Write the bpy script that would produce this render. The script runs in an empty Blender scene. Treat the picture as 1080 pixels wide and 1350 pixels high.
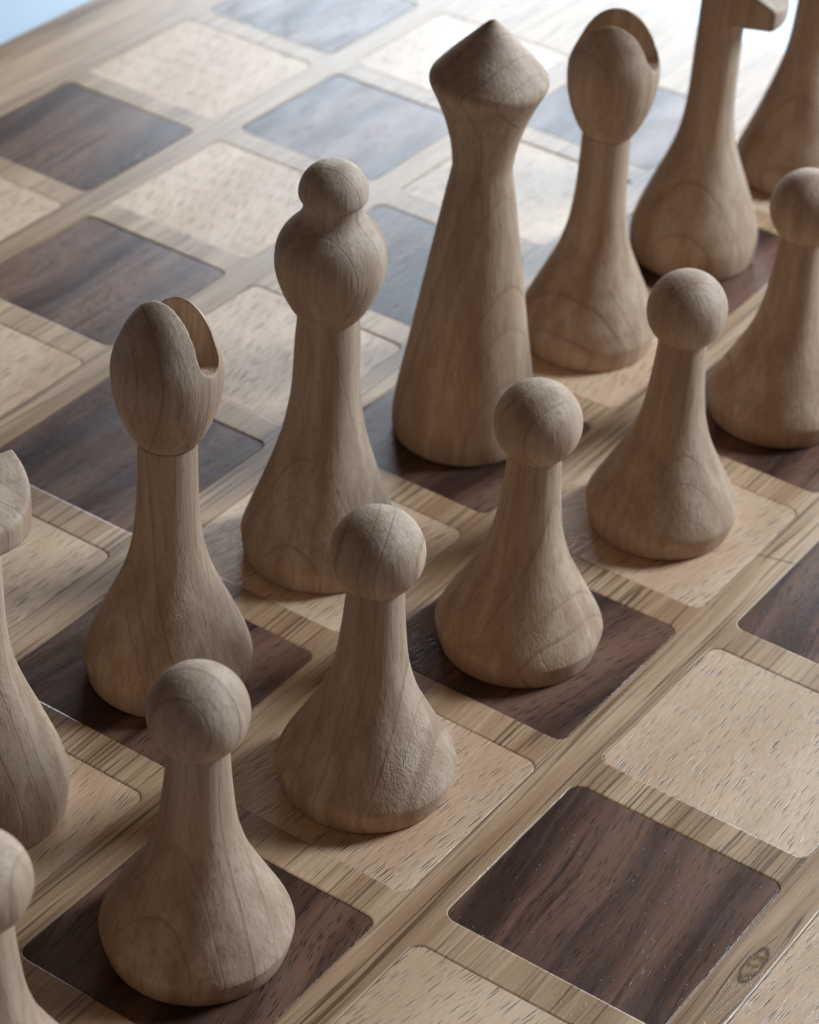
import bpy, bmesh, math, random
from mathutils import Matrix, Vector
random.seed(7)
S = 0.05                      # one board pitch (square + gap) in metres
sc = bpy.context.scene
col = sc.collection

# ------------------------------------------------------------------ camera
cam = bpy.data.cameras.new('camera'); cam_o = bpy.data.objects.new('camera', cam); col.objects.link(cam_o)
Rr = Vector((0.57253935, -0.81818873, 0.05259171))
Rd = Vector((-0.45456013, -0.37016052, -0.81015818))
Rf = Vector((0.68232967, 0.43994135, -0.58384745))
C = Vector((-4.77172209, -3.79035271, 6.13531671)) * S
M = Matrix(((Rr[0], -Rd[0], -Rf[0], C[0]), (Rr[1], -Rd[1], -Rf[1], C[1]), (Rr[2], -Rd[2], -Rf[2], C[2]), (0, 0, 0, 1)))
cam_o.matrix_world = M
cam.sensor_fit = 'HORIZONTAL'; cam.sensor_width = 36.0
cam.lens = 36.0 * 3403.85 / 1080.0
cam.clip_start = 0.01; cam.clip_end = 50
cam.dof.use_dof = True
cam.dof.focus_distance = 8.75 * S
cam.dof.aperture_fstop = 38
cam.dof.aperture_blades = 0
sc.camera = cam_o

# ------------------------------------------------------------------ light
world = bpy.data.worlds.new('World'); sc.world = world; world.use_nodes = True
bgn = world.node_tree.nodes['Background']
bgn.inputs[0].default_value = (1.0, 0.74, 0.56, 1); bgn.inputs[1].default_value = 0.06

ctr = Vector((2.4, 0.2, 0)) * S
F = Vector((0.8405, 0.5419, 0)); Rt = Vector((0.5419, -0.8405, 0))

def window_light(name, az, dist, z, w, h, power, color, tgt=None, spread=180):
    """area lamp standing where a window is; az in degrees right of the viewing direction"""
    a = math.radians(az)
    p = ctr + (F * math.cos(a) + Rt * math.sin(a)) * dist + Vector((0, 0, z))
    l = bpy.data.lights.new(name, 'AREA'); l.shape = 'RECTANGLE'; l.size = w; l.size_y = h
    l.energy = power; l.color = color; l.spread = math.radians(spread)
    o = bpy.data.objects.new(name, l); col.objects.link(o); o.location = p
    d = (tgt or ctr) - p
    o.rotation_euler = d.to_track_quat('-Z', 'Y').to_euler()
    return o
window_light('window_light', 9, 0.88, 0.245, 0.66, 0.33, 5.8, (0.74, 0.87, 1.0))
window_light('window_light', 68, 0.95, 0.68, 0.28, 0.38, 17.0, (0.72, 0.87, 1.0))

sc.view_settings.view_transform = 'Standard'; sc.view_settings.look = 'None'
sc.view_settings.exposure = 0.15; sc.view_settings.gamma = 1.0

# ------------------------------------------------------------------ node helpers
class G:
    def __init__(s, name):
        s.m = bpy.data.materials.new(name); s.m.use_nodes = True
        s.nt = s.m.node_tree; s.nt.nodes.clear()
        s.out = s.nt.nodes.new('ShaderNodeOutputMaterial')
        s.p = s.nt.nodes.new('ShaderNodeBsdfPrincipled')
        s.nt.links.new(s.p.outputs[0], s.out.inputs[0])
    def n(s, t, **kw):
        nd = s.nt.nodes.new(t)
        for k, v in kw.items(): setattr(nd, k, v)
        return nd
    def put(s, sock, v):
        if isinstance(v, bpy.types.NodeSocket): s.nt.links.new(v, sock)
        elif v is not None: sock.default_value = v
    def math(s, op, a, b=None, c=None, clamp=False):
        nd = s.n('ShaderNodeMath', operation=op, use_clamp=clamp)
        s.put(nd.inputs[0], a)
        if b is not None: s.put(nd.inputs[1], b)
        if c is not None: s.put(nd.inputs[2], c)
        return nd.outputs[0]
    def vmath(s, op, a, b=None, c=None):
        nd = s.n('ShaderNodeVectorMath', operation=op)
        s.put(nd.inputs[0], a)
        if b is not None: s.put(nd.inputs[1], b)
        if c is not None: s.put(nd.inputs[2], c)
        return nd.outputs[1] if op in ('LENGTH', 'DISTANCE', 'DOT_PRODUCT') else nd.outputs[0]
    def xyz(s, x, y, z):
        nd = s.n('ShaderNodeCombineXYZ'); s.put(nd.inputs[0], x); s.put(nd.inputs[1], y); s.put(nd.inputs[2], z); return nd.outputs[0]
    def sep(s, v):
        nd = s.n('ShaderNodeSeparateXYZ'); s.put(nd.inputs[0], v); return nd.outputs
    def noise(s, v, scale=1.0, detail=2.0, rough=0.5, dist=0.0, colour=False):
        nd = s.n('ShaderNodeTexNoise'); s.put(nd.inputs['Vector'], v)
        nd.inputs['Scale'].default_value = scale; nd.inputs['Detail'].default_value = detail
        nd.inputs['Roughness'].default_value = rough; nd.inputs['Distortion'].default_value = dist
        return nd.outputs[1] if colour else nd.outputs[0]
    def vor(s, v, scale=1.0, rnd=1.0):
        nd = s.n('ShaderNodeTexVoronoi'); s.put(nd.inputs['Vector'], v)
        nd.inputs['Scale'].default_value = scale; nd.inputs['Randomness'].default_value = rnd
        return nd.outputs
    def maprange(s, v, a, b, c=0.0, d=1.0, smooth=True):
        nd = s.n('ShaderNodeMapRange', interpolation_type='SMOOTHSTEP' if smooth else 'LINEAR')
        s.put(nd.inputs[0], v)
        for i, q in enumerate((a, b, c, d)): s.put(nd.inputs[1 + i], q)
        return nd.outputs[0]
    def mix(s, f, a, b, mode='MIX'):
        nd = s.n('ShaderNodeMix', data_type='RGBA', blend_type=mode)
        s.put(nd.inputs[0], f)
        for i, q in ((6, a), (7, b)):
            if isinstance(q, tuple) and len(q) == 3: q = q + (1,)
            s.put(nd.inputs[i], q)
        return nd.outputs[2]
    def bump(s, h, strength, dist, normal=None):
        nd = s.n('ShaderNodeBump'); s.put(nd.inputs['Height'], h)
        s.put(nd.inputs['Strength'], strength); nd.inputs['Distance'].default_value = dist * S
        if normal is not None: s.put(nd.inputs['Normal'], normal)
        return nd.outputs[0]
    def coords(s, seed='random', amount=37.0):
        """object coordinates in board pitches, shifted per object"""
        tc = s.n('ShaderNodeTexCoord'); oi = s.n('ShaderNodeObjectInfo')
        p = s.vmath('SCALE', tc.outputs['Object']); p.node.inputs[3].default_value = 1.0 / S
        if seed == 'random':
            r = oi.outputs['Random']; off = s.xyz(s.math('MULTIPLY', r, amount), s.math('MULTIPLY', r, amount * 1.7), s.math('MULTIPLY', r, amount * .6))
            rnd = r
        else:
            wn = s.n('ShaderNodeTexWhiteNoise', noise_dimensions='3D')
            q = s.vmath('SCALE', oi.outputs['Location']); q.node.inputs[3].default_value = 1.0 / S
            q = s.vmath('SNAP', s.vmath('ADD', q, (.25, .25, .0)), (.5, .5, 10.0))
            s.put(wn.inputs['Vector'], q)
            off = s.vmath('MULTIPLY', wn.outputs['Color'], (amount, amount, amount)); rnd = wn.outputs['Value']
        return p, off, rnd

def stretch(g, p, off, sx, sy, sz=1.0):
    return g.vmath('MULTIPLY', g.vmath('ADD', p, off), (sx, sy, sz))

# ------------------------------------------------------------------ board frame wood (grain along x)
def mat_frame():
    g = G('oak_frame_wood'); p, off, rnd = g.coords()
    X, Y, Z = g.sep(p)
    off = (0.0, 0.0, 0.0)
    # knot near the front edge of the frame bends the grain around it
    kx = g.math('SUBTRACT', X, 1.02); ky = g.math('SUBTRACT', Y, -1.522)
    kd2 = g.math('ADD', g.math('POWER', g.math('DIVIDE', kx, .095), 2.0), g.math('POWER', g.math('DIVIDE', ky, .028), 2.0))
    kd = g.math('SQRT', kd2)
    bend = g.math('MULTIPLY', g.math('SIGN', ky), g.math('MULTIPLY', g.math('EXPONENT', g.math('MULTIPLY', kd2, -0.22)), -.03))
    wob = g.math('MULTIPLY', g.math('SUBTRACT', g.noise(g.vmath('MULTIPLY', p, (.55, 1.6, 1.0)), 1.0, 2), .5), .07)
    wob2 = g.math('MULTIPLY', g.math('SUBTRACT', g.noise(g.vmath('MULTIPLY', p, (2.2, 6.0, 1.0)), 1.0, 2), .5), .008)
    Yd = g.math('ADD', g.math('ADD', Y, bend), g.math('ADD', wob, wob2))
    # soft tone bands
    tone = g.noise(g.xyz(g.math('MULTIPLY', X, .35), g.math('MULTIPLY', Yd, 5.0), 0.0), 1.0, 3, .6)
    base = g.mix(g.maprange(tone, .3, .7), (.345, .192, .096), (.67, .445, .268))
    fine = g.noise(g.xyz(g.math('MULTIPLY', X, 2.6), g.math('MULTIPLY', Yd, 75.0), 0.0), 1.0, 3, .6)
    base = g.mix(g.maprange(fine, .35, .75, 0.0, .5), base, (.26, .16, .088))
    # stave to stave tone
    st = g.n('ShaderNodeTexWhiteNoise', noise_dimensions='1D'); g.put(st.inputs['W'], g.math('FLOOR', g.math('MULTIPLY', g.math('ADD', Y, .13), 1.7)))
    base = g.mix(g.math('MULTIPLY', st.outputs[0], .25), base, (.40, .245, .14))
    # dark late wood lines: one dimensional, broken along their length
    ln = g.noise(g.xyz(g.math('MULTIPLY', X, .22), g.math('MULTIPLY', Yd, 22.0), 3.3), 1.0, 1, .4)
    fr = g.math('ABSOLUTE', g.math('SUBTRACT', g.math('FRACT', g.math('MULTIPLY', ln, 5.0)), .5))
    brk = g.noise(g.xyz(g.math('MULTIPLY', X, 1.0), g.math('MULTIPLY', Yd, 10.0), 9.1), 1.0, 2)
    line = g.math('MULTIPLY', g.maprange(fr, .085, .01), g.maprange(brk, .36, .48))
    ln2 = g.noise(g.xyz(g.math('MULTIPLY', X, .9), g.math('MULTIPLY', Yd, 60.0), 7.7), 1.0, 1, .4)
    line = g.math('MAXIMUM', line, g.math('MULTIPLY', g.maprange(ln2, .61, .67), .8))
    base = g.mix(g.math('MULTIPLY', line, .78), base, (.070, .034, .015))
    # open pores
    pv = g.vor(g.xyz(g.math('MULTIPLY', X, 9.0), g.math('MULTIPLY', Yd, 110.0), 0.0), 1.0)
    pore = g.math('MULTIPLY', g.maprange(pv[0], .34, .12), g.maprange(g.noise(g.xyz(g.math('MULTIPLY', X, .8), g.math('MULTIPLY', Yd, 6.0), 5.0), 1.0, 2), .45, .62))
    base = g.mix(g.math('MULTIPLY', pore, .45), base, (.11, .065, .032))
    # knot
    kn = g.math('ADD', kd, g.math('MULTIPLY', g.math('SUBTRACT', g.noise(p, 22.0, 3), .5), .55))
    kin = g.maprange(kn, 1.0, .85)
    kring = g.math('MULTIPLY', g.maprange(kn, .72, .95), g.maprange(kn, 1.18, .98))
    base = g.mix(kin, base, g.mix(g.maprange(g.noise(p, 40.0, 3), .4, .6), (.16, .085, .035), (.34, .205, .10)))
    base = g.mix(g.math('MULTIPLY', kring, .85), base, (.075, .032, .010))
    # butt joint of the frame strip beside the light square
    jx = g.math('ABSOLUTE', g.math('SUBTRACT', g.math('ADD', X, g.math('MULTIPLY', Y, .26)), 2.937))
    jy = g.math('MULTIPLY', g.math('LESS_THAN', Y, -.425), g.math('GREATER_THAN', Y, -.575))
    joint = g.math('MULTIPLY', g.math('LESS_THAN', jx, .004), jy)
    base = g.mix(g.math('MULTIPLY', joint, .8), base, (.05, .03, .015))
    g.put(g.p.inputs['Base Color'], base)
    # raised grain beads that catch the window
    bead = g.noise(g.xyz(g.math('MULTIPLY', X, 45.0), g.math('MULTIPLY', Yd, 95.0), 0.0), 1.0, 1, .5)
    beadm = g.maprange(g.noise(g.xyz(g.math('MULTIPLY', X, .9), g.math('MULTIPLY', Yd, 9.0), 12.0), 1.0, 2), .5, .62)
    h = g.math('ADD', g.math('MULTIPLY', fine, .35), g.math('MULTIPLY', g.math('MULTIPLY', g.maprange(bead, .56, .74), beadm), .45))
    h = g.math('SUBTRACT', h, g.math('ADD', g.math('MULTIPLY', line, .15), g.math('ADD', g.math('MULTIPLY', pore, .25), g.math('MULTIPLY', joint, 2.0))))
    h = g.math('ADD', h, g.math('MULTIPLY', kin, g.math('MULTIPLY', g.noise(p, 45.0, 2), .2)))
    h = g.math('ADD', h, g.math('MULTIPLY', g.noise(g.vmath('MULTIPLY', p, (1.2, 5.0, 1.0)), 1.0, 2), .8))
    g.put(g.p.inputs['Normal'], g.bump(h, .55, .0030))
    g.put(g.p.inputs['Roughness'], g.maprange(tone, .2, .8, .34, .42))
    g.p.inputs['IOR'].default_value = 1.5; g.p.inputs['Specular IOR Level'].default_value = .65
    return g.m

def turned(g, p, rnd, deg):
    vr = g.n('ShaderNodeVectorRotate', rotation_type='Z_AXIS'); g.put(vr.inputs['Vector'], p)
    k = g.math('FRACT', g.math('MULTIPLY', rnd, 57.3))
    g.put(vr.inputs['Angle'], g.math('MULTIPLY', g.math('SUBTRACT', k, .5), math.radians(deg)))
    return vr.outputs[0]

def mat_light():
    g = G('beech_inlay_wood'); p, off, rnd = g.coords(); p = turned(g, p, rnd, 26)
    q = stretch(g, p, off, 1, 1)
    tone = g.noise(stretch(g, p, off, .6, 3.0), 1.0, 3, .55)
    base = g.mix(g.maprange(tone, .3, .7), (.60, .375, .225), (.77, .535, .355))
    base = g.mix(g.math('MULTIPLY', g.maprange(g.noise(stretch(g, p, off, 1.2, 1.8), 1.0, 1), .4, .65), .35), base, (.58, .41, .25))
    fine = g.noise(stretch(g, p, off, 12.0, 110.0), 1.0, 2, .6)
    base = g.mix(g.maprange(fine, .45, .75, 0.0, .35), base, (.40, .24, .14))
    warp = g.vmath('ADD', q, g.vmath('SCALE', g.noise(q, 2.0, 2, colour=True)))
    warp.node.inputs[1].links[0].from_node.inputs[3].default_value = .03
    # ray flecks: short dark dashes along the grain
    v1 = g.vor(g.vmath('MULTIPLY', warp, (7.6, 125.0, 1.0)), 1.0)
    pick = g.sep(v1[1])[0]
    rad = g.maprange(pick, .3, 1.0, .22, .46, False)
    d1 = g.math('MULTIPLY', g.maprange(v1[0], rad, g.math('MULTIPLY', rad, .55)), g.math('GREATER_THAN', pick, .30))
    v2 = g.vor(g.vmath('MULTIPLY', warp, (13.0, 110.0, 1.0)), 1.0)
    pick2 = g.sep(v2[1])[1]
    d2 = g.math('MULTIPLY', g.maprange(v2[0], .36, .14), g.math('GREATER_THAN', pick2, .45))
    base = g.mix(g.math('MULTIPLY', d2, .45), base, (.22, .13, .075))
    base = g.mix(g.math('MULTIPLY', d1, .80), base, (.14, .064, .030))
    g.put(g.p.inputs['Base Color'], base)
    h = g.math('SUBTRACT', g.math('MULTIPLY', fine, 1.0), g.math('ADD', g.math('MULTIPLY', d1, .35), g.math('MULTIPLY', d2, .15)))
    h = g.math('ADD', h, g.math('MULTIPLY', g.noise(stretch(g, p, off, 8.0, 70.0), 1.0, 3), 1.0))
    g.put(g.p.inputs['Normal'], g.bump(h, .7, .0034))
    g.p.inputs['Roughness'].default_value = .38
    g.p.inputs['Specular IOR Level'].default_value = .75
    return g.m

def mat_dark():
    g = G('walnut_inlay_wood'); p, off, rnd = g.coords(); p = turned(g, p, rnd, 16)
    wob = g.math('MULTIPLY', g.noise(stretch(g, p, off, .7, 1.4), 1.0, 2), .22)
    X, Y, Z = g.sep(g.vmath('ADD', p, off)); Yd = g.math('ADD', Y, wob)
    tone = g.noise(g.xyz(g.math('MULTIPLY', X, .35), g.math('MULTIPLY', Yd, 4.2), 0.0), 1.0, 3, .55)
    base = g.mix(g.maprange(tone, .36, .64), (.056, .026, .018), (.205, .104, .066))
    st = g.noise(g.xyz(g.math('MULTIPLY', X, .9), g.math('MULTIPLY', Yd, 26.0), 0.0), 1.0, 3, .6)
    base = g.mix(g.maprange(st, .52, .72, 0.0, .8), base, (.026, .014, .012))
    base = g.mix(g.maprange(st, .44, .28, 0.0, .35), base, (.17, .098, .066))
    fine = g.noise(g.xyz(g.math('MULTIPLY', X, 6.0), g.math('MULTIPLY', Yd, 95.0), 0.0), 1.0, 3, .6)
    base = g.mix(g.maprange(fine, .5, .75, 0.0, .6), base, (.022, .012, .010))
    pv = g.vor(g.xyz(g.math('MULTIPLY', X, 12.0), g.math('MULTIPLY', Yd, 125.0), 0.0), 1.0)
    pick = g.sep(pv[1])[0]
    pore = g.math('MULTIPLY', g.maprange(pv[0], .40, .12), g.math('GREATER_THAN', pick, .35))
    base = g.mix(g.math('MULTIPLY', pore, .85), base, (.014, .008, .007))
    dv = g.vor(g.vmath('ADD', p, off), 26.0); dp = g.sep(dv[1])[2]
    speck = g.math('MULTIPLY', g.maprange(dv[0], .085, .04), g.math('GREATER_THAN', dp, .82))
    base = g.mix(g.math('MULTIPLY', speck, .6), base, (.45, .42, .40))
    g.put(g.p.inputs['Base Color'], base)
    h = g.math('SUBTRACT', g.math('MULTIPLY', fine, .6), g.math('MULTIPLY', g.math('MULTIPLY', g.math('MULTIPLY', pore, .4), g.maprange(g.noise(stretch(g, p, off, 1.5, 5.0), 1.0, 2), .42, .62, .1, 1.0)), 1.0))
    h = g.math('ADD', h, g.math('MULTIPLY', g.noise(stretch(g, p, off, 4.0, 18.0), 1.0, 3), .5))
    h = g.math('ADD', h, g.math('MULTIPLY', g.noise(stretch(g, p, off, 24.0, 90.0), 1.0, 2), .6))
    g.put(g.p.inputs['Normal'], g.bump(h, .55, .0032))
    g.put(g.p.inputs['Roughness'], g.maprange(g.noise(stretch(g, p, off, 3, 7), 1.0, 3), .3, .7, .28, .37))
    g.p.inputs['Specular IOR Level'].default_value = .42
    return g.m

def mat_piece():
    g = G('turned_maple_wood'); p, off, rnd = g.coords('loc', 9.0)
    X, Y, Z = g.sep(p); ox, oy, oz = g.sep(off)
    # growth rings: cylinders round a pith that stands beside the piece, a little tilted
    a = g.math('MULTIPLY', rnd, 6.283)
    w = g.math('MULTIPLY', g.math('SUBTRACT', g.noise(g.vmath('ADD', g.vmath('MULTIPLY', p, (1.2, 1.2, .5)), off), 1.0, 2), .5), .22)
    tx = g.math('SUBTRACT', g.math('MULTIPLY', g.math('FRACT', oy), .28), .14)
    px = g.math('ADD', g.math('ADD', X, g.math('MULTIPLY', Z, tx)), g.math('MULTIPLY', g.math('COSINE', a), .62))
    py = g.math('ADD', g.math('ADD', Y, g.math('MULTIPLY', Z, g.math('MULTIPLY', tx, -.6))), g.math('MULTIPLY', g.math('SINE', a), .62))
    d = g.math('ADD', g.math('SQRT', g.math('ADD', g.math('MULTIPLY', px, px), g.math('MULTIPLY', py, py))), w)
    wid = g.math('ADD', g.math('MULTIPLY', d, 12.0), g.math('MULTIPLY', g.noise(g.xyz(g.math('MULTIPLY', d, 5.0), 0.0, ox), 1.0, 2), 4.0))
    fr = g.math('FRACT', wid)
    line = g.math('MULTIPLY', g.maprange(fr, .86, .98), g.maprange(fr, 1.0, .975))
    fib = g.noise(g.vmath('ADD', g.vmath('MULTIPLY', p, (62.0, 62.0, 3.0)), off), 1.0, 2, .55)
    tone = g.noise(g.vmath('ADD', g.vmath('MULTIPLY', p, (13.0, 13.0, .6)), off), 1.0, 2, .5)
    base = g.mix(g.maprange(tone, .28, .72), (.41, .265, .178), (.565, .41, .297))
    base = g.mix(g.math('MULTIPLY', fr, .10), base, (.36, .235, .145))
    base = g.mix(g.math('MULTIPLY', line, g.maprange(g.noise(g.vmath('ADD', g.vmath('MULTIPLY', p, (4.0, 4.0, 2.5)), off), 1.0, 2), .35, .65, .25, .62)), base, (.27, .15, .085))
    base = g.mix(g.maprange(fib, .48, .72, 0.0, .38), base, (.27, .155, .092))
    fl = g.vor(g.vmath('ADD', g.vmath('MULTIPLY', p, (60.0, 60.0, 14.0)), off), 1.0)
    base = g.mix(g.maprange(fl[0], .27, .10, 0.0, .45), base, (.25, .14, .08))
    hue = g.mix(rnd, (1.0, .97, .93), (.96, 1.0, 1.02))
    base = g.mix(.8, base, hue, 'MULTIPLY')
    g.put(g.p.inputs['Base Color'], base)
    # rough torn grain in patches, fine sanding fuzz everywhere
    pm = g.maprange(g.noise(g.vmath('ADD', g.vmath('MULTIPLY', p, (2.4, 2.4, 1.6)), off), 1.0, 2), .54, .68)
    torn = g.noise(g.vmath('ADD', g.vmath('MULTIPLY', p, (160.0, 160.0, 45.0)), off), 1.0, 1, .6)
    fuzz = g.noise(g.vmath('MULTIPLY', p, (130.0, 130.0, 70.0)), 1.0, 2, .5)
    h = g.math('ADD', g.math('MULTIPLY', g.math('MULTIPLY', torn, pm), .8), g.math('ADD', g.math('MULTIPLY', fuzz, .12), g.math('MULTIPLY', fib, .5)))
    h = g.math('SUBTRACT', h, g.math('MULTIPLY', line, .15))
    h = g.math('ADD', h, g.math('MULTIPLY', g.noise(g.vmath('ADD', g.vmath('MULTIPLY', p, (6.0, 6.0, 3.0)), off), 1.0, 1), .6))
    g.put(g.p.inputs['Normal'], g.bump(h, .75, .0055))
    g.p.inputs['Roughness'].default_value = .62
    g.p.inputs['Specular IOR Level'].default_value = .42
    return g.m

def mat_table():
    g = G('pale_table_top'); p, off, rnd = g.coords()
    n = g.noise(p, .6, 3)
    g.put(g.p.inputs['Base Color'], g.mix(n, (.55, .66, .78), (.62, .72, .82)))
    g.p.inputs['Roughness'].default_value = .4
    return g.m

MF, ML, MD, MP, MT = mat_frame(), mat_light(), mat_dark(), mat_piece(), mat_table()

# ------------------------------------------------------------------ object helpers
def mesh_from(bm, name, mat, smooth=False):
    me = bpy.data.meshes.new(name); bm.normal_update(); bm.to_mesh(me); bm.free()
    me.materials.append(mat)
    if smooth: me.shade_smooth()
    return me
def link(name, me, parent=None, loc=(0, 0, 0)):
    o = bpy.data.objects.new(name, me); col.objects.link(o)
    if parent: o.parent = parent
    o.location = loc
    return o

# ------------------------------------------------------------------ table and board
H = 0.4229; CR = 0.047
bm = bmesh.new()
bmesh.ops.create_grid(bm, x_segments=2, y_segments=2, size=2.2)
tb = link('table_top', mesh_from(bm, 'table_top', MT), loc=(0.3, 0.3, -0.024)); tb['kind'] = 'structure'

board = bpy.data.objects.new('chess_board', None); col.objects.link(board)
board['label'] = 'large wooden board inlaid with rounded walnut and beech squares under all the pieces'
board['category'] = 'chess board'
NX0, NX1, NY0, NY1 = -1, 6, -3, 4       # files along x, ranks along y
EX0, EX1, EY0, EY1 = -2.25, 7.25, -4.0, 5.0
ZB = -0.42

def rounded(cx, cy, h, r, n=6):
    pts = []
    for qx, qy, a0 in ((1, 1, 0), (-1, 1, 90), (-1, -1, 180), (1, -1, 270)):
        for k in range(n + 1):
            a = math.radians(a0 + 90 * k / n)
            pts.append((cx + qx * (h - r) + r * math.cos(a), cy + qy * (h - r) + r * math.sin(a)))
    return pts
def outer(cx, cy, n=6):
    """points on the cell outline, as many as the rounded square has"""
    pts = []
    for qx, qy, a0 in ((1, 1, 0), (-1, 1, 90), (-1, -1, 180), (1, -1, 270)):
        for k in range(n + 1):
            t = k / n
            a = math.radians(a0 + 90 * t)
            c, s_ = math.cos(a), math.sin(a); m = max(abs(c), abs(s_))
            e = (1 - CR / .5) if True else 1
            # corner region squared off
            pts.append((cx + qx * .44 + .06 * c / m, cy + qy * .44 + .06 * s_ / m))
    return pts
bm = bmesh.new(); vc = {}
def V(x, y, z):
    k = (round(x, 5), round(y, 5), round(z, 5))
    if k not in vc: vc[k] = bm.verts.new((x * S, y * S, z * S))
    return vc[k]
def face(*vs):
    u = []
    for v in vs:
        if v not in u: u.append(v)
    if len(u) > 2:
        try: bm.faces.new(u)
        except ValueError: pass
LIP = .006; LIPD = .002
for i in range(NX0, NX1 + 1):
    for j in range(NY0, NY1 + 1):
        a = rounded(i, j, H + LIP, CR + LIP); b = outer(i, j); c = rounded(i, j, H, CR)
        m = len(a)
        for k in range(m):
            k2 = (k + 1) % m
            face(V(*b[k], 0), V(*b[k2], 0), V(*a[k2], 0), V(*a[k], 0))
            face(V(*a[k], 0), V(*a[k2], 0), V(*c[k2], -LIPD), V(*c[k], -LIPD))
            face(V(*c[k], -LIPD), V(*c[k2], -LIPD), V(*c[k2], -.06), V(*c[k], -.06))
        face(*[V(*q, -.06) for q in c])
x0, x1, y0, y1 = NX0 - .5, NX1 + .5, NY0 - .5, NY1 + .5
BV = .02
def quad(ax, ay, bx, by):
    face(V(ax, ay, 0), V(bx, ay, 0), V(bx, by, 0), V(ax, by, 0))
ex0, ex1, ey0, ey1 = EX0 + BV, EX1 - BV, EY0 + BV, EY1 - BV
quad(ex0, ey0, x0, ey1); quad(x1, ey0, ex1, ey1); quad(x0, ey0, x1, y0); quad(x0, y1, x1, ey1)
ringA = [(ex0, ey0, 0), (ex1, ey0, 0), (ex1, ey1, 0), (ex0, ey1, 0)]
ringB = [(EX0, EY0, -BV), (EX1, EY0, -BV), (EX1, EY1, -BV), (EX0, EY1, -BV)]
ringC = [(x, y, ZB) for x, y, z in ringB]
for A, B in ((ringA, ringB), (ringB, ringC)):
    for k in range(4):
        k2 = (k + 1) % 4; face(V(*A[k]), V(*A[k2]), V(*B[k2]), V(*B[k]))
face(*[V(*q) for q in reversed(ringC)])
bmesh.ops.recalc_face_normals(bm, faces=bm.faces)
link('board_frame', mesh_from(bm, 'board_frame', MF), board)

def square_mesh(mat, name):
    bm = bmesh.new(); g = .0018; b = .0016
    rings = [rounded(0, 0, H - g, CR), rounded(0, 0, H - g, CR), rounded(0, 0, H - g - b * .35, CR - b * .35), rounded(0, 0, H - g - b, CR - b)]
    zs = [-.055, -b, -b * .3, 0.0]
    vs = [[bm.verts.new((x * S, y * S, z * S)) for x, y in r] for r, z in zip(rings, zs)]
    m = len(vs[0])
    for A, B in zip(vs, vs[1:]):
        for k in range(m): bm.faces.new((A[k], A[(k + 1) % m], B[(k + 1) % m], B[k]))
    bm.faces.new(vs[-1]); bm.faces.new(list(reversed(vs[0])))
    return mesh_from(bm, name, mat)
mL, mD = square_mesh(ML, 'light_square'), square_mesh(MD, 'dark_square')
rs = random.Random(11)
for j in range(NY0, NY1 + 1):
    for i in range(NX0, NX1 + 1):
        dark = (i + j) % 2 == 0
        o = link('dark_square' if dark else 'light_square', mD if dark else mL, board,
                 (i * S, j * S, (rs.uniform(-.0034, -.0006)) * S))
        o.rotation_euler = (math.radians(rs.uniform(-.22, .22)), math.radians(rs.uniform(-.22, .22)), math.radians(rs.uniform(-.25, .25)))

# ------------------------------------------------------------------ turned pieces
SEG = 96
def smooth_profile(pts, n=6):
    """Catmull-Rom through (z, r) points; a point given as (z, r, 1) is a crease"""
    runs, cur = [], []
    for q in pts:
        cur.append(q[:2])
        if len(q) == 3 and len(cur) > 1: runs.append(cur); cur = [q[:2]]
    if len(cur) > 1: runs.append(cur)
    out = []
    for run in runs:
        P = [Vector(q) for q in run]
        for k in range(len(P) - 1):
            p0 = P[k - 1] if k else P[k] * 2 - P[k + 1]
            p3 = P[k + 2] if k + 2 < len(P) else P[k + 1] * 2 - P[k]
            for t in range(n):
                u = t / n
                q = .5 * ((2 * P[k]) + (P[k + 1] - p0) * u + (2 * p0 - 5 * P[k] + 4 * P[k + 1] - p3) * u * u + (3 * P[k] - p0 - 3 * P[k + 1] + p3) * u ** 3)
                out.append((q[0], max(q[1], 0)))
        out.append(tuple(P[-1]))
    res = [out[0]]
    for q in out[1:]:
        if abs(q[0] - res[-1][0]) + abs(q[1] - res[-1][1]) > 1e-5: res.append(q)
    return res
def lathe_bm(prof, close_bottom=False, close_top=False, seg=SEG, wob=0.0):
    bm = bmesh.new(); rings = []
    for z, r in prof:
        if r < 1e-4: rings.append([bm.verts.new((0, 0, z * S))])
        else: rings.append([bm.verts.new((r * S * math.cos(2 * math.pi * k / seg) , r * S * math.sin(2 * math.pi * k / seg), z * S)) for k in range(seg)])
    for A, B in zip(rings, rings[1:]):
        for k in range(seg):
            k2 = (k + 1) % seg
            if len(A) == 1 and len(B) == 1: continue
            if len(A) == 1: bm.faces.new((A[0], B[k2], B[k]))
            elif len(B) == 1: bm.faces.new((A[k], A[k2], B[0]))
            else: bm.faces.new((A[k], A[k2], B[k2], B[k]))
    if close_bottom and len(rings[0]) > 1: bm.faces.new(list(reversed(rings[0])))
    if close_top and len(rings[-1]) > 1: bm.faces.new(rings[-1])
    return bm
def sphere_prof(zc, r, z0, z1, n=24):
    a0 = math.asin(max(-1, min(1, (z0 - zc) / r))); a1 = math.asin(max(-1, min(1, (z1 - zc) / r)))
    return [(zc + r * math.sin(a0 + (a1 - a0) * k / n), r * math.cos(a0 + (a1 - a0) * k / n)) for k in range(n + 1)]
def piece_root(name, x, y, rz=0.0):
    o = bpy.data.objects.new(name, None); col.objects.link(o); o.location = (x * S, y * S, 0.0006 * S); o.rotation_euler = (0, 0, math.radians(rz)); return o
def foot_mesh(r0, r1, z1):
    pr = [(0.0, r0 - .03), (0.0, r0 - .012), (.004, r0 - .003), (.012, r0), (z1 * .5, (r0 + r1) / 2 + .001), (z1, r1)]
    return mesh_from(lathe_bm(pr, close_bottom=True), 'foot', MP, True)
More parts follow.
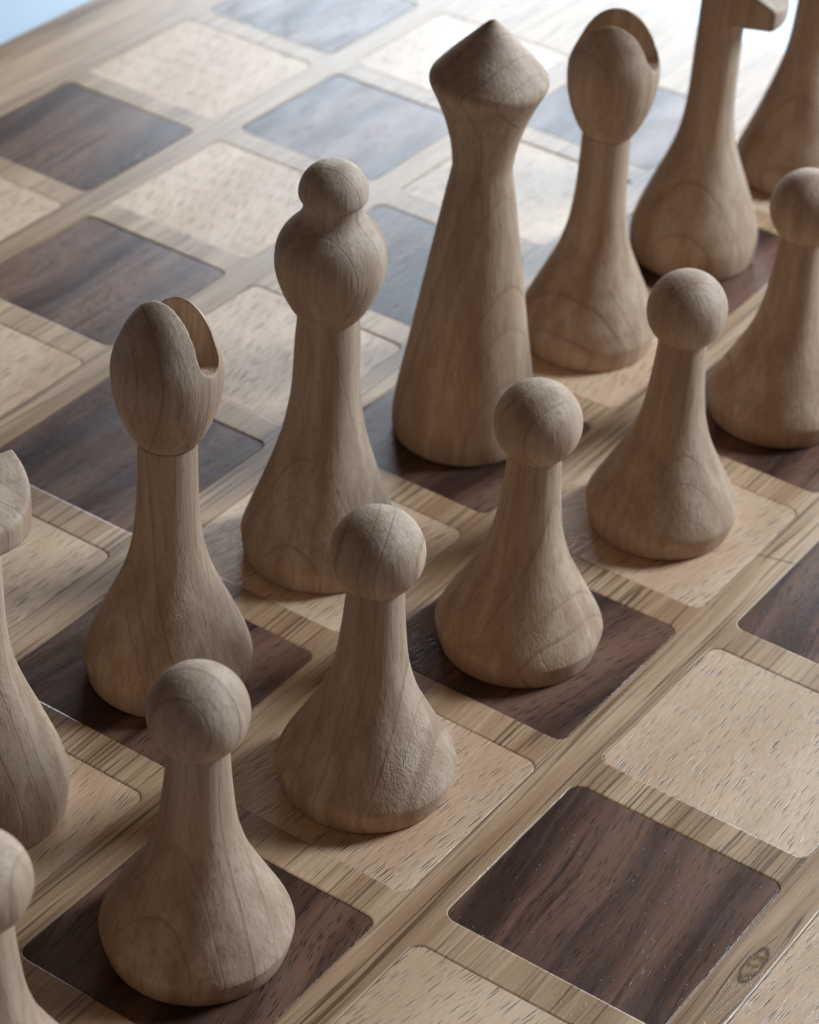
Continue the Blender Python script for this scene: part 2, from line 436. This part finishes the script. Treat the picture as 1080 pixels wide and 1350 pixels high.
def baked(bm_or_me, mods):
    """run modifiers on a temporary object and keep the resulting mesh"""
    me = bm_or_me
    o = bpy.data.objects.new('temporary', me); col.objects.link(o)
    for t, kw in mods:
        m = o.modifiers.new(t, t)
        for k, v in kw.items(): setattr(m, k, v)
    dg = bpy.context.evaluated_depsgraph_get(); dg.update()
    new = bpy.data.meshes.new_from_object(o.evaluated_get(dg))
    col.objects.unlink(o); bpy.data.objects.remove(o)
    return new

# pawn
pawn_body = smooth_profile([(.098, .3205), (.116, .3155), (.148, .301), (.185, .281), (.222, .261), (.259, .241), (.295, .222), (.332, .203),
    (.369, .184), (.406, .168), (.443, .155), (.480, .144), (.517, .134), (.554, .127), (.591, .121), (.665, .113), (.739, .106), (.813, .101), (.868, .0985)])
zc, rb = 1.0, .162
zn = zc - math.sqrt(rb ** 2 - .0985 ** 2)
pawn_body[-1] = (zn, .0985)
pawn_parts = [('foot', foot_mesh(.300, .3205, .098)),
              ('body', mesh_from(lathe_bm(pawn_body), 'body', MP, True)),
              ('head', mesh_from(lathe_bm(sphere_prof(zc, rb, zn, zc + rb)), 'head', MP, True))]
def build(name, parts, x, y, rz, label, cat, group=None):
    r = piece_root(name, x, y, rz); r['label'] = label; r['category'] = cat
    if group: r['group'] = group
    for n, me in parts: link(n, me, r)
    return r
pawns = [(-.985, .026, 20, 'ball headed wooden pawn cut off by the lower left corner'),
         (-.02, -.005, 140, 'ball headed wooden pawn nearest the viewer, on the dark square in the lower left'),
         (.975, .03, 75, 'ball headed wooden pawn on a beech square, in front of the queen'),
         (1.975, .035, 200, 'ball headed wooden pawn on a dark square, standing in front of the pointed king'),
         (3.005, .01, 255, 'ball headed wooden pawn on a beech square, in front of the far cleft bishop'),
         (4.02, .02, 310, 'ball headed wooden pawn cut by the right edge, on a dark square')]
for (x, y, rz, lab), (k, kz) in zip(pawns, ((1.03, .98), (1, .985), (1, 1), (1, 1), (.97, 1), (.975, 1.015))):
    o = build('pawn', pawn_parts, x, y, rz, lab, 'chess pawn', 'wooden pawns in a diagonal row'); o.scale = (k, k, kz)

# bishop
body_hi = [(.100, .3125), (.118, .309), (.140, .302), (.187, .286), (.234, .265), (.281, .245), (.327, .223), (.374, .203), (.421, .182), (.468, .163), (.514, .149),
           (.561, .137), (.608, .128), (.655, .122), (.701, .117), (.748, .113), (.842, .109), (.935, .107), (1.034, .106)]
bish_body = mesh_from(lathe_bm(smooth_profile(body_hi)), 'body', MP, True)
bfoot = foot_mesh(.300, .3125, .100)
head_pts = [(1.0, .09), (1.032, .102), (1.052, .118), (1.075, .133), (1.122, .155), (1.169, .172), (1.216, .185), (1.262, .193), (1.309, .1965), (1.356, .195), (1.403, .184),
            (1.449, .165), (1.496, .144), (1.535, .118), (1.565, .090), (1.586, .059), (1.598, .028), (1.601, 0.0)]
def bishop_head(beta, off, w, zbot, tilt_dir=1):
    hb = mesh_from(lathe_bm(smooth_profile(head_pts), close_bottom=True), 'head', MP, True)
    # cutter: slab along local x with a rounded bottom, leaning by beta about x
    bm = bmesh.new(); prof = []
    for k in range(13):
        a = math.pi + math.pi * k / 12; prof.append((w / 2 * math.cos(a), w / 2 * math.sin(a)))
    prof = [(-w / 2, 1.0)] + prof + [(w / 2, 1.0)]
    A = [bm.verts.new((-.5 * S, y * S, z * S)) for y, z in prof]; B = [bm.verts.new((.5 * S, y * S, z * S)) for y, z in prof]
    m = len(A)
    for k in range(m): bm.faces.new((A[k], A[(k + 1) % m], B[(k + 1) % m], B[k]))
    bm.faces.new(A); bm.faces.new(list(reversed(B)))
    bmesh.ops.recalc_face_normals(bm, faces=bm.faces)
    T = Matrix.Translation(Vector((0, off, zbot)) * S) @ Matrix.Rotation(math.radians(beta), 4, 'X')
    bm.transform(T)
    cut = bpy.data.objects.new('temporary_cutter', mesh_from(bm, 'cutter', MP)); col.objects.link(cut)
    me = baked(hb, [('BOOLEAN', dict(operation='DIFFERENCE', object=cut, solver='EXACT')),
                    ('REMESH', dict(mode='VOXEL', voxel_size=.0042 * S, use_smooth_shade=True)),
                    ('SMOOTH', dict(factor=.5, iterations=4))])
    bpy.data.objects.remove(cut); me.name = 'head'
    me.shade_smooth()
    if not me.materials: me.materials.append(MP)
    return me
bh = bishop_head(-4, .022, .108, 1.425)
bp = [('foot', bfoot), ('body', bish_body), ('head', bh)]
BISH1_RZ, BISH2_RZ = -92, 108
build('bishop', bp, 1.01, .96, BISH1_RZ, 'wooden bishop with a cleft egg shaped head, behind the nearest pawn', 'chess bishop', 'wooden bishops')
build('bishop', bp, 4.008, .99, BISH2_RZ, 'wooden bishop with a cleft head between the pointed king and the far knight', 'chess bishop', 'wooden bishops')

# queen
qb = smooth_profile([(.100, .3150), (.118, .311), (.149, .301), (.199, .284), (.249, .265), (.299, .247), (.349, .230), (.398, .213), (.448, .197), (.498, .182), (.548, .168),
    (.598, .157), (.647, .148), (.697, .140), (.747, .134), (.797, .130), (.847, .128), (.896, .1265), (.95, .1255), (1.0, .1235), (1.05, .120), (1.096, .117)])
qh = smooth_profile([(1.096, .117, 1), (1.118, .134), (1.145, .151), (1.195, .176), (1.245, .195), (1.295, .207), (1.344, .2095), (1.394, .202), (1.436, .184), (1.470, .158),
    (1.495, .134), (1.515, .120), (1.540, .111), (1.575, .1115)])
qf = smooth_profile([(1.575, .1115, 1), (1.580, .118), (1.588, .1245), (1.602, .1285), (1.625, .128), (1.650, .1215), (1.675, .109), (1.698, .089), (1.716, .063), (1.727, .034), (1.730, 0.0)])
qparts = [('foot', foot_mesh(.302, .315, .100)), ('body', mesh_from(lathe_bm(qb), 'body', MP, True)), ('head', mesh_from(lathe_bm(qh), 'head', MP, True)),
          ('finial', mesh_from(lathe_bm(qf), 'finial', MP, True))]
build('queen', qparts, 1.965, .968, 30, 'wooden queen with a round head and small domed knob, left of the king', 'chess queen')

# king
kb = smooth_profile([(.085, .3045), (.108, .303), (.162, .297), (.215, .290), (.269, .281), (.377, .263), (.485, .245), (.593, .228), (.700, .2115), (.808, .194), (.916, .177),
    (1.024, .160), (1.131, .143), (1.20, .131), (1.240, .1245), (1.262, .1225)])
kc = smooth_profile([(1.262, .1225), (1.285, .1235), (1.347, .132), (1.401, .144), (1.454, .160), (1.508, .180), (1.562, .204), (1.600, .222), (1.622, .2325), (1.640, .236), (1.658, .2315),
    (1.678, .217), (1.724, .177), (1.778, .125), (1.832, .073), (1.866, .040), (1.882, .022), (1.890, .010), (1.892, 0.0)])
kparts = [('foot', foot_mesh(.300, .3045, .085)), ('body', mesh_from(lathe_bm(kb), 'body', MP, True)), ('crown', mesh_from(lathe_bm(kc), 'crown', MP, True))]
build('king', kparts, 3.045, 1.01, 100, 'tall wooden king with a pointed cone crown, on a dark square in the middle', 'chess king')

# knight
nb = smooth_profile([(.095, .3025), (.119, .303), (.145, .301), (.179, .293), (.239, .276), (.298, .254), (.358, .231), (.418, .208), (.477, .184), (.537, .162), (.596, .143), (.656, .129),
    (.716, .119), (.775, .113), (.835, .1095), (.895, .108), (1.0, .1065), (1.10, .1055)])
def knight_head(R=.292, am=30, dz=0.0, rise=.42):
    neck = lathe_bm([(1.02, .1045)] + smooth_profile([(1.11, .1052), (1.2, .105), (1.3, .104), (1.5, .103)])[1:] + [(1.75, .102)], True, True)
    nk = mesh_from(neck, 'head', MP, True)
    # fan shaped beak along local +x
    bm = bmesh.new()
    plan = [(-.02, -.085)]
    if am < 80: plan += [(.06, -.10)]
    for k in range(13):
        a = math.radians(-am + 2 * am * k / 12); plan.append((R * math.cos(a), R * math.sin(a)))
    plan += [(.06, .10), (-.02, .085)] if am < 80 else [(-.02, .085)]
    zlo = lambda x: 1.205 + dz + .16 * x
    A = [bm.verts.new((x * S, y * S, zlo(x) * S)) for x, y in plan]; B = [bm.verts.new((x * S, y * S, 1.80 * S)) for x, y in plan]
    m = len(A)
    for k in range(m): bm.faces.new((A[k], A[(k + 1) % m], B[(k + 1) % m], B[k]))
    bm.faces.new(B); bm.faces.new(list(reversed(A)))
    bmesh.ops.recalc_face_normals(bm, faces=bm.faces)
    beak = bpy.data.objects.new('temporary_beak', mesh_from(bm, 'beak', MP)); col.objects.link(beak)
    # slanted cut
    bm = bmesh.new(); bmesh.ops.create_cube(bm, size=2 * S)
    slope = math.degrees(math.atan(rise))
    bm.transform(Matrix.Translation(Vector((R, 0, 1.335 + dz)) * S) @ Matrix.Rotation(math.radians(slope), 4, 'Y') @ Matrix.Translation(Vector((0, 0, 1.0)) * S))
    cut = bpy.data.objects.new('temporary_cutter', mesh_from(bm, 'cutter', MP)); col.objects.link(cut)
    me = baked(nk, [('BOOLEAN', dict(operation='UNION', object=beak, solver='EXACT')),
                    ('BOOLEAN', dict(operation='DIFFERENCE', object=cut, solver='EXACT')),
                    ('REMESH', dict(mode='VOXEL', voxel_size=.0045 * S, use_smooth_shade=True)),
                    ('SMOOTH', dict(factor=.5, iterations=80))])
    bpy.data.objects.remove(beak); bpy.data.objects.remove(cut)
    me.name = 'head'; me.shade_smooth()
    if not me.materials: me.materials.append(MP)
    return me
nparts0 = [('foot', foot_mesh(.293, .3025, .095)), ('body', mesh_from(lathe_bm(nb), 'body', MP, True)), ('head', knight_head(.210, 92, -.045, .52))]
nparts = [('foot', foot_mesh(.293, .3025, .095)), ('body', mesh_from(lathe_bm(nb), 'body', MP, True)), ('head', knight_head())]
build('knight', nparts0, .04,  .995, -97, 'wooden knight at the left edge with only its beak and right flank in view', 'chess knight', 'wooden knights')
build('knight', nparts, 4.998, 1.007, -72, 'wooden knight at the top right with a slender neck and beak pointing right', 'chess knight', 'wooden knights')

# rook
rb_ = smooth_profile([(.09, .300), (.123, .293), (.185, .270), (.247, .247), (.308, .226), (.370, .206), (.431, .186), (.493, .167), (.555, .149), (.616, .133), (.678, .121),
    (.740, .112), (.85, .104), (1.0, .100), (1.10, .100)])
rh = smooth_profile([(1.10, .100, 1), (1.13, .115), (1.17, .150), (1.21, .178), (1.24, .184, 1), (1.30, .186), (1.42, .186, 1), (1.425, .17, 1), (1.425, 0.0)])
rparts = [('foot', foot_mesh(.293, .300, .09)), ('body', mesh_from(lathe_bm(rb_), 'body', MP, True)), ('head', mesh_from(lathe_bm(rh), 'head', MP, True))]
build('rook', rparts, 6.035, 1.013, 60, 'wooden rook behind the far knight, cut off by the right edge', 'chess rook')
